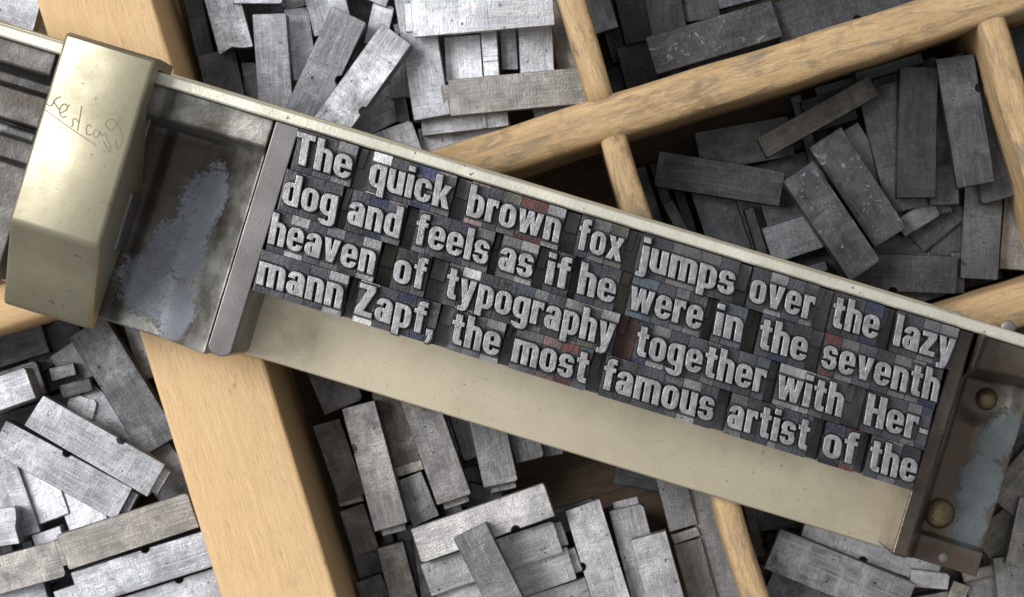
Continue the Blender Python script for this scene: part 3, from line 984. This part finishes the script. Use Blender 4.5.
G1 = 'lead spacers in the upper middle compartment'
TONE[G1] = 1.05
lead(183, -45, 205, 55, 18, 10, .10, 'narrow dark spacer lying along the pale bar at the upper edge', G1)
lead(209, -50, 236, 51, 36, 16, .46, 'mottled silvery spacer with pitted face, above the dark one beside the bar', G1, mottle=.75, chip=1)
lead(216, 52, 234, 132, 38, 10.5, .15, 'dark grey spacer touching the back rail just right of the pale bar', G1, chip=0)
lead(269, 14, 278, 135, 34, 16, .25, 'plain upright grey spacer standing over the word The', G1)
lead(249, 62, 256, 115, 16, 9, .13, 'small bluish dark spacer in the gap left of the plain grey one', G1)
lead(234, -6, 283, -6, 20, 17.5, .52, 'pale stepped spacer end at the upper edge above the plain grey one', G1, g='')
lead(246, -14, 258, 40, 34, 9.5, .12, 'shadowed spacer under the pale stepped end', G1)
lead(296, 8, 306, 80, 24, 9.5, .52, 'pale narrow spacer showing between two greys near the upper edge', G1)
lead(316, -40, 333, 32, 40, 12, .33, 'grey spacer whose lower corner tucks under the nicked pair', G1)
lead(349, 14, 301, 118, 38, 16.5, .30, 'grey slanted spacer with one nick, left of the brighter slanted one', G1, n=[('l', .56)])
lead(397, 34, 326, 132, 36, 20.5, .44, 'bright scratched slanted spacer with one nick pointing at the back rail', G1, n=[('l', .68)], mottle=.55)
lead(402, 98, 352, 122, 38, 10, .36, 'short grey spacer under the bright slanted one by the rail', G1)
lead(384, 4, 374, 46, 22, 11, .5, 'pale spacer corner behind the head of the bright slanted one', G1)
lead(410, -18, 432, 118, 37, 15.5, .40, 'smooth light grey spacer running down from the white one', G1, n=[('l', .82)], mottle=.3)
lead(399, 58, 402, 99, 22, 11, .36, 'grey spacer end left of the smooth light one', G1)
lead(400, 97, 404, 122, 12, 12, .06, 'small black spacer foot left of the smooth light one', G1)
lead(411, 17, 554, 5, 40, 21.5, .62, 'brilliant white topmost spacer at the upper edge', G1, g='a', mottle=.18, tilt=(3, 0), rough=.36)
lead(462, 36, 465, 82, 37, 12.5, .66, 'pale upright spacer below the left half of the white one', G1, mottle=.3, tilt=(2, 0))
lead(488, 30, 492, 78, 16, 14.5, .6, 'narrow pale spacer with a ridge below the white one', G1, marks=(.6,), tilt=(2, 0))
lead(508, 28, 510, 70, 16, 12.2, .32, 'narrow bluish spacer between two pale ones below the white one', G1)
lead(535, 26, 538, 78, 34, 13.5, .50, 'wide pale spacer with one pit, left of the first thin divider', G1, mottle=.25)
lead(449, 98, 596, 84, 36, 17, .30, 'long level brownish grey spacer ending at the thin divider', G1, warm=.35, g='a', mottle=.25)
lead(422, 126, 508, 116, 20, 12.5, .38, 'thin level spacer under the long brownish one', G1, marks=(.72,))
lead(420, 146, 512, 131, 34, 9.5, .38, 'level grey spacer lying against the long divider near its lower end', G1)
lead(560, 0, 572, 80, 26, 9, .30, 'warm grey spacer hidden along the thin divider', G1, warm=.5)
lead(392, 126, 412, 182, 40, 12, .52, 'pale spacer dipping under the back rail above the word quick', G1, mottle=.25)
lead(338, -30, 392, -8, 34, 13, .42, 'light spacer at the upper edge left of the smooth light one', G1)
lead(430, -35, 560, -42, 36, 14, .5, 'pale spacer mostly cut off behind the white one', G1)
lead(330, 120, 345, 150, 30, 7, .12, 'dark spacer low beneath the bright slanted one', G1)

G2 = 'lead spacers in the upper right compartment'
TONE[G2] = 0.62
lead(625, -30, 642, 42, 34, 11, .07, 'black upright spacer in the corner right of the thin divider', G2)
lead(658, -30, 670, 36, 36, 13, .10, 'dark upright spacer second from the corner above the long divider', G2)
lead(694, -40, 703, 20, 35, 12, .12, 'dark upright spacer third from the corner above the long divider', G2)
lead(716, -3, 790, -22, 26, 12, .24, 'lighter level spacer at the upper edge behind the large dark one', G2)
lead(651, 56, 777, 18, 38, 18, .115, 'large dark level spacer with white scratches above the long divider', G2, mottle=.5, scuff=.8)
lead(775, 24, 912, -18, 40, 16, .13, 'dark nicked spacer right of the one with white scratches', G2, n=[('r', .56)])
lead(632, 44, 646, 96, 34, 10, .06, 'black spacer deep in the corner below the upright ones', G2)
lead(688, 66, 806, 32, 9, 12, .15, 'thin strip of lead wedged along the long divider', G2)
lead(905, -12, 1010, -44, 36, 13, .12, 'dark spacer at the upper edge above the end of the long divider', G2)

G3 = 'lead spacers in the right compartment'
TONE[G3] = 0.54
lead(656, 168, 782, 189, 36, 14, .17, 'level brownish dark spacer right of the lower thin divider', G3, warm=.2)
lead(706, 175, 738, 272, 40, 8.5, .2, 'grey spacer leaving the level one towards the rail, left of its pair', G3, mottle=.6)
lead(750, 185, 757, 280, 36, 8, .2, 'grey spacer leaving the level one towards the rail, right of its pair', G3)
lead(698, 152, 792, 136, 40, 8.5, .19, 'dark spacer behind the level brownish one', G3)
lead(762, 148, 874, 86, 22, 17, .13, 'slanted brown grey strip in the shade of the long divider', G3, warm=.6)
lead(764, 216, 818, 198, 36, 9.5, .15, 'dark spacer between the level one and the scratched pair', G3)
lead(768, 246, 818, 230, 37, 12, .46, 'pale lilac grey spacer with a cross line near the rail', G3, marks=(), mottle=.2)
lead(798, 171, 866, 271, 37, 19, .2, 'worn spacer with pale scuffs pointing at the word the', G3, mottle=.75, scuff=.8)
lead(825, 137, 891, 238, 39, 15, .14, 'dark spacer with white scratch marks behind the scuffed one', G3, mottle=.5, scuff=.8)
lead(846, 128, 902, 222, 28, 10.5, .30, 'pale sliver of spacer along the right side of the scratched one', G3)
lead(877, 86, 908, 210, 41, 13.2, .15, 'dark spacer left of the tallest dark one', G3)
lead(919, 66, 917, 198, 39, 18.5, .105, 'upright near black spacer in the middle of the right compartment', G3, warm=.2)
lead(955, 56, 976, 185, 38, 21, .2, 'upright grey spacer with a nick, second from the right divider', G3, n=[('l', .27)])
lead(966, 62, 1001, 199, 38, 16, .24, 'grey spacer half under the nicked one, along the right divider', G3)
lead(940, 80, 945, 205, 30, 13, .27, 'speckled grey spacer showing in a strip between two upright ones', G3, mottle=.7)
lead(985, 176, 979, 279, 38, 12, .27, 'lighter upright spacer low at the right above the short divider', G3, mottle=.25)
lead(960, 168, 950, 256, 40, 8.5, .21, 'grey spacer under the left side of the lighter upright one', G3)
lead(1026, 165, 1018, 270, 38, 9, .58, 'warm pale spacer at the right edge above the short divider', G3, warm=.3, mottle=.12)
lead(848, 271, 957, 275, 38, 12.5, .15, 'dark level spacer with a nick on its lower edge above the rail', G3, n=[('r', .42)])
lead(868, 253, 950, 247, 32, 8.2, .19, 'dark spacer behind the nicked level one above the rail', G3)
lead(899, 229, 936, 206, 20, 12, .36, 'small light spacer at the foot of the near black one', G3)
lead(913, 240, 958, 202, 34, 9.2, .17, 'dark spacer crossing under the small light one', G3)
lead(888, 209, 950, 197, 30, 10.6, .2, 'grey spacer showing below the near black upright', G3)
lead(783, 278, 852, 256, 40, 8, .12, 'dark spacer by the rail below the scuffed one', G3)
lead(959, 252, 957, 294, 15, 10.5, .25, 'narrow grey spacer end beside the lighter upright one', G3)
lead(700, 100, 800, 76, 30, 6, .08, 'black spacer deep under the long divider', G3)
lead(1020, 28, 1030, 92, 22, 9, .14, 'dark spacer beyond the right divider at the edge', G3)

G4 = 'lead spacers in the left compartment'
TONE[G4] = 1.03
lead(-75, 420, 31, 382, 33, 24, .62, 'bright mottled spacer lying highest at the left edge', G4, mottle=.6, tilt=(-2, 0), th=6)
lead(86, 326, 161, 446, 42, 16, .16, 'large dark spacer beside the pale bar below the knee', G4)
lead(66, 345, 136, 448, 42, 11.5, .27, 'mid grey spacer half covered by the large dark one', G4, mottle=.6)
lead(80, 396, 150, 452, 36, 15.5, .36, 'grey spacer slipped under the upper nicked one', G4)
lead(34, 410, 156, 481, 36, 23, .40, 'upper of two slanted nicked spacers in the left compartment', G4, n=[('l', .64)], g='b')
lead(-2, 436, 124, 504, 36, 19.5, .42, 'lower of two slanted nicked spacers in the left compartment', G4, n=[('l', .48)], g='b')
lead(50, 375, 75, 369, 13, 14, .30, 'small grey fragment of spacer beside the bright mottled one', G4)
lead(60, 392, 92, 384, 15, 17, .13, 'small dark spacer with a bright edge above the upper nicked one', G4)
lead(68, 402, 95, 410, 20, 16.2, .42, 'small light spacer right below the dark one with the bright edge', G4)
lead(-18, 352, 44, 333, 40, 11, .12, 'dark spacer at the left edge under the clamp', G4)
lead(28, 362, 78, 326, 34, 7, .13, 'dark spacer low between the clamp and the bright mottled one', G4)
lead(-2, 458, 26, 537, 32, 13.5, .42, 'grey upright spacer crossing behind the lower nicked one', G4)
lead(-60, 536, 18, 525, 38, 18, .5, 'light level spacer broken at its end at the left edge', G4, chip=1)
lead(27, 455, 50, 521, 42, 12.5, .58, 'pale spacer under the lower nicked one, left of the palest', G4, mottle=.3)
lead(68, 466, 94, 540, 40, 12, .68, 'palest spacer in the left compartment, showing as a small corner', G4, mottle=.2)
lead(34, 543, 62, 534, 16, 14, .5, 'small light spacer at the left end of the warm level one', G4)
lead(63, 553, 193, 510, 37, 22, .36, 'warm brownish level spacer, uppermost of the stack beside the pale bar', G4, warm=.45, mottle=.3, g='a')
lead(76, 590, 209, 548, 37, 20.5, .45, 'light level spacer with a nick, second of the stack beside the pale bar', G4, n=[('l', .56)], mottle=.6)
lead(88, 627, 222, 585, 37, 18.5, .5, 'light level spacer with a nick, lowest of the stack beside the pale bar', G4, n=[('l', .72)], mottle=.3)
lead(-65, 593, 61, 558, 37, 19, .33, 'warm grey level spacer at the left edge below the broken one', G4, warm=.4)
lead(-40, 620, 48, 596, 30, 16, .42, 'grey spacer at the lower left corner', G4)
lead(56, 602, 82, 594, 22, 15, .58, 'small pale spacer end near the lower left corner', G4)
lead(148, 452, 188, 502, 44, 13, .32, 'grey spacer filling the angle between the nicked pair and the bar', G4)
lead(-20, 486, 16, 470, 30, 10, .4, 'grey spacer at the left edge under the lower nicked one', G4)
lead(-40, 400, 40, 440, 40, 8, .2, 'dark grey spacer low under the bright mottled one', G4)

G0 = 'lead spacers in the upper left compartment'
TONE[G0] = 0.95
lead(-30, 0, 37, 16, 44, 20, .42, 'bluish grey spacer in the upper left corner behind the rail', G0, mottle=.6)
lead(-30, -30, 42, -16, 34, 14, .36, 'grey spacer cut off by the edge in the upper left corner', G0)

G5 = 'lead spacers in the lower middle compartment'
TONE[G5] = 0.95
lead(318, 345, 344, 407, 42, 12, .2, 'dark grey spacer in the angle of the pale bar and the stick', G5, warm=.2)
lead(326, 422, 353, 499, 29, 10, .16, 'brownish dark spacer along the pale bar below the stick', G5, warm=.5)
lead(338, 503, 363, 496, 10, 9, .32, 'thin light strip across the row along the pale bar', G5, warm=.3)
lead(351, 507, 367, 553, 27, 10, .18, 'brownish spacer along the pale bar, below the thin strip', G5, warm=.4)
lead(358, 404, 391, 527, 34, 17, .31, 'long upright grey spacer with a side nick and a cross line', G5, warm=.15, n=[('r', .33)], g='b')
lead(386, 390, 407, 464, 30, 12, .16, 'dark brownish spacer between the two long upright grey ones', G5, warm=.5)
lead(394, 473, 423, 464, 10, 12, .32, 'thin light ridge strip below the dark brownish one', G5, warm=.4)
lead(408, 476, 426, 521, 28, 12.5, .30, 'short grey spacer below the thin ridge strip', G5, warm=.1)
lead(412, 380, 454, 500, 36, 18.5, .25, 'long upright grey spacer reaching under the stick, footed', G5, warm=.15, g='b')
lead(482, 400, 501, 485, 36, 15.5, .23, 'upright bluish grey spacer left of the bare wooden floor', G5, g='b')
lead(517, 410, 530, 460, 30, 13, .23, 'grey spacer end under the stick above the bare wooden floor', G5)
lead(548, 420, 554, 455, 20, 11, .22, 'small grey spacer end at the stick edge, above the bare floor', G5)
lead(416, 546, 550, 499, 36, 22, .48, 'light level spacer with a nick and a dark stained end', G5, warm=.1, n=[('r', .7)], mottle=.45)
lead(426, 580, 558, 536, 34, 19, .40, 'light level spacer second in the row below the nicked one', G5, warm=.1, g='b', mottle=.35)
lead(440, 608, 572, 563, 34, 17.5, .42, 'light level spacer third in the row below the nicked one', G5, warm=.1, g='b', mottle=.35)
lead(470, 632, 590, 592, 32, 15.5, .44, 'light level spacer at the lower edge, fourth in the row', G5, mottle=.35)
lead(469, 531, 524, 640, 36, 26.5, .18, 'smooth dark bluish spacer lying across the row of light ones', G5, mottle=.25, th=4)
lead(390, 545, 412, 628, 28, 13, .2, 'dark upright spacer at the lower edge left of the level row', G5, warm=.3)
lead(368, 578, 386, 622, 28, 9, .15, 'dark spacer low at the lower edge by the pale bar', G5, warm=.2)
lead(582, 505, 624, 640, 37, 17, .46, 'light upright spacer with a side nick, below the bare floor', G5, n=[('r', .42)], mottle=.35, chip=0)
lead(626, 507, 660, 640, 35, 14, .34, 'grey upright spacer under the one with the broken corner', G5, g='a')
lead(648, 536, 676, 635, 36, 19.5, .47, 'light upright spacer with a broken corner on top of the grey one', G5, mottle=.4)
lead(666, 460, 684, 528, 29, 12, .22, 'dark grey spacer under the stick left of the lower thin divider', G5)
lead(672, 540, 699, 531, 10, 12, .34, 'thin light ridge strip left of the lower thin divider', G5, warm=.2)
lead(687, 541, 710, 625, 28, 12, .19, 'dark brownish spacer at the lower edge near the thin divider', G5, warm=.25)
lead(694, 470, 732, 620, 27, 11, .27, 'smooth bluish grey spacer lying along the lower thin divider', G5, mottle=.2)
lead(614, 474, 660, 483, 18, 9, .09, 'black spacer end in the shadow of the stick on the bare floor', G5)

G6 = 'lead spacers in the lower right compartment'
TONE[G6] = 0.95
lead(806, 521, 940, 570, 36, 16, .42, 'light lilac grey spacer with a nick just below the stick', G6, n=[('r', .47)], mottle=.25)
lead(772, 549, 908, 604, 43, 20, .32, 'large pitted spacer with dark end and a nick below the stick', G6, n=[('r', .62)], mottle=.7)
lead(768, 582, 884, 634, 42, 15, .2, 'dark pitted spacer at the lower edge right of the thin divider', G6, mottle=.6)
lead(747, 498, 761, 557, 11, 10, .24, 'narrow warm strip beside the lower thin divider', G6, warm=.6)
lead(763, 564, 775, 615, 10, 9, .2, 'narrow dark strip at the lower edge beside the thin divider', G6, warm=.4)
lead(752, 520, 806, 514, 24, 9, .17, 'dark spacer at the stick edge above the large pitted one', G6)
lead(910, 578, 949, 582, 17, 18, .46, 'small light spacer end under the corner of the stick head', G6)
lead(1012, 556, 1024, 640, 38, 18, .29, 'warm grey upright spacer at the lower right corner', G6, warm=.2, mottle=.35)
lead(984, 576, 1003, 640, 42, 13, .32, 'grey spacer behind the one at the lower right corner', G6, warm=.1)
lead(962, 577, 1004, 568, 12, 14, .30, 'thin warm strip of lead under the right of the stick head', G6, warm=.5)
lead(985, 552, 1048, 500, 44, 15, .2, 'large warm dark spacer right of the stick head', G6, warm=.4)
lead(1000, 505, 1046, 452, 38, 19, .24, 'warm grey slanted spacer touching the right side of the stick head', G6, warm=.35)
lead(1034, 500, 1020, 566, 30, 20.5, .30, 'lighter warm spacer over the large dark one at the right edge', G6, warm=.3)
lead(948, 620, 962, 584, 18, 14.5, .38, 'warm light spacer end at the lower edge under the stick head', G6, warm=.5)
lead(898, 612, 955, 602, 24, 13, .48, 'light spacer at the lower edge below the small light end', G6)
lead(1000, 440, 1040, 420, 34, 10, .14, 'dark spacer deep at the right edge beside the stick head', G6)
lead(930, 560, 985, 600, 34, 9, .16, 'dark spacer low beneath the corner of the stick head', G6)

# the bottom layer, seen only through the gaps
bpy.context.view_layer.update()
tops = [o for o in C.objects if o.name.startswith('lead_spacer')]
dg = bpy.context.evaluated_depsgraph_get()
rf = random.Random(5)
used = set()
def seen(x, y, z, hx, hy, ang):
    org = Vector(cam.location)
    k = 0
    for i in range(9):
        for j in range(5):
            a, b = hx * (i - 4) / 4.3, hy * (j - 2) / 2.2
            p = Vector((x + a * math.cos(ang) - b * math.sin(ang), y + a * math.sin(ang) + b * math.cos(ang), z)) * MM
            px = NX + p.x / MM / scl(z); py = NY - p.y / MM / scl(z)
            if not (0 < px < 1024 and 0 < py < 597):
                continue
            d = p - org
            if not SC.ray_cast(dg, org, d.normalized(), distance=d.length - 0.0004)[0]:
                k += 1
    return k
def low_layer(grp, x0, y0, x1, y1, skip=None):
    """x0..y1: compartment in case axes (mm)"""
    hx, hy = 10.3, 2.75
    along = rf.random() < 0.5
    y = y0 + hy + 0.4
    while y + hy < y1:
        x = x0 + hx + rf.uniform(0.3, 3)
        while x + hx < x1:
            wx, wy = x * cca - y * sca, x * sca + y * cca
            ang = CA + rf.uniform(-0.02, 0.02)
            s = scl(4.2)
            px, py = NX + wx / s, NY - wy / s
            if not (skip and skip(px, py)) and seen(wx, wy, 4.2, hx, hy, ang) >= 2:
                near = sorted(tops, key=lambda o: (o.location.x / MM - wx) ** 2 + (o.location.y / MM - wy) ** 2)
                for o in near[:8]:
                    lab = 'dark spacer glimpsed beneath the ' + o['label'].split(',')[0]
                    lab = ' '.join(lab.split()[:16])
                    if lab not in used:
                        break
                if lab not in used:
                    used.add(lab)
                    dx, dy = hx * s * 0, 0
                    ca, sa = math.cos(ang) * (hx - 0.2) / s, -math.sin(ang) * (hx - 0.2) / s
                    lead(px - ca, py - sa, px + ca, py + sa, 2 * (hy - 0.1) / s, 4.2, rf.choice([.09, .12, .15, .2]), lab, grp, tilt=(0, 0), th=4.0)
            x += 2 * hx + rf.uniform(0.3, 2)
        y += 2 * hy + 0.4
low_layer(G1, ax1 + 0.3, dy1, vx0, dy1 + 60)
low_layer(G2, vx1, dy1, vx1 + 60, dy1 + 30)
low_layer(G3, vx1 + 9, eyc + ew / 2, rx0, dy0 - 3)
low_layer(G4, ax0 - 60, fy0 - 70, ax0, fy0)
low_layer(G5, ax1, dy0 - 90, vx0, dy0 - 30, skip=lambda px, py: 500 < px < 680 and py < 560)
low_layer(G6, vx1, eyc - ew / 2 - 60, vx1 + 70, eyc - ew / 2)

# slivers wedged between, where the floor would show
def apart(a, b, gap=0.1):
    for (q, r) in ((a, b), (b, a)):
        for k in (0, 1):
            t = q[4] + k * math.pi / 2
            ux, uy = math.cos(t), math.sin(t)
            dist = abs((r[0] - q[0]) * ux + (r[1] - q[1]) * uy)
            rr = r[2] * abs(math.cos(r[4] - t)) + r[3] * abs(math.sin(r[4] - t))
            if dist > (q[2], q[3])[k] + rr + gap:
                return True
    return False
WALLS = [((ax0 + ax1) / 2, 0, (ax1 - ax0) / 2, 150), ((ax1 + 170) / 2, dyc, (170 - ax1) / 2 + 0.5, dw / 2), (vxc, 0, vw / 2, 150), (rxc, (dy0 + eyc) / 2, rw / 2, (dy0 - eyc) / 2),
         ((vx1 + 170) / 2, eyc, (170 - vx1) / 2, ew / 2), ((ax0 - 170) / 2, fy0 + dw / 2, (ax0 + 170) / 2, dw / 2)]
def wedge(grp, x0, y0, x1, y1, count, zt, tries=2500, skip=None, need=5, words='dark sliver of lead wedged beneath the '):
    bpy.context.view_layer.update()
    global dg
    dg = bpy.context.evaluated_depsgraph_get()
    made = 0
    for _ in range(tries):
        if made >= count:
            break
        cx_, cy_ = rf.uniform(x0, x1), rf.uniform(y0, y1)
        hx = rf.choice([10.4, 10.4, 8.0, 5.5, 4.0])
        hy = rf.choice([0.9, 1.4, 2.0, 2.7])
        wx, wy = cx_ * cca - cy_ * sca, cx_ * sca + cy_ * cca
        ang = CA + rf.choice([0, math.pi / 2, rf.uniform(0, math.pi)])
        me_ = (wx, wy, hx, hy, ang)
        if any(p[5] < zt + 0.1 and p[6] > zt - 3.4 and not apart(me_, p) for p in PIECES):
            continue
        if any(not apart(me_, (w[0] * cca - w[1] * sca, w[0] * sca + w[1] * cca, w[2], w[3], CA)) for w in WALLS):
            continue
        s = scl(zt)
        px, py = NX + wx / s, NY - wy / s
        if skip and skip(px, py):
            continue
        if seen(wx, wy, zt, hx, hy, ang) < need:
            continue
        near = sorted(tops, key=lambda o: (o.location.x / MM - wx) ** 2 + (o.location.y / MM - wy) ** 2)
        for o in near[:8]:
            lab = ' '.join((words + o['label'].split(',')[0]).split()[:16])
            if lab not in used:
                break
        else:
            continue
        used.add(lab)
        c_, s_ = math.cos(ang) * hx / s, -math.sin(ang) * hx / s
        lead(px - c_, py - s_, px + c_, py + s_, 2 * hy / s, zt, rf.choice([.10, .16, .22, .3]), lab, grp, tilt=(rf.uniform(-1, 1), 0), th=3.3, n=[('l', rf.uniform(.3, .7))] if hx > 8 and hy > 1.5 else ())
        made += 1
for zt in (8.0, 11.6):
    k = 14 if zt < 9 else 8
    wedge(G1, ax1, dy1, vx0, dy1 + 55, k, zt)
    wedge(G2, vx1, dy1, vx1 + 60, dy1 + 30, 4, zt)
    wedge(G3, vx1, eyc + ew / 2, rx0, dy0, k + 2, zt)
    wedge(G4, ax0 - 45, fy0 - 60, ax0, fy0, k, zt)
    wedge(G5, ax1, dy0 - 90, vx0, dy0 - 30, k, zt, skip=lambda px, py: 520 < px < 670 and py < 520)
    wedge(G6, vx1, eyc - ew / 2 - 50, vx1 + 60, eyc - ew / 2, k, zt)
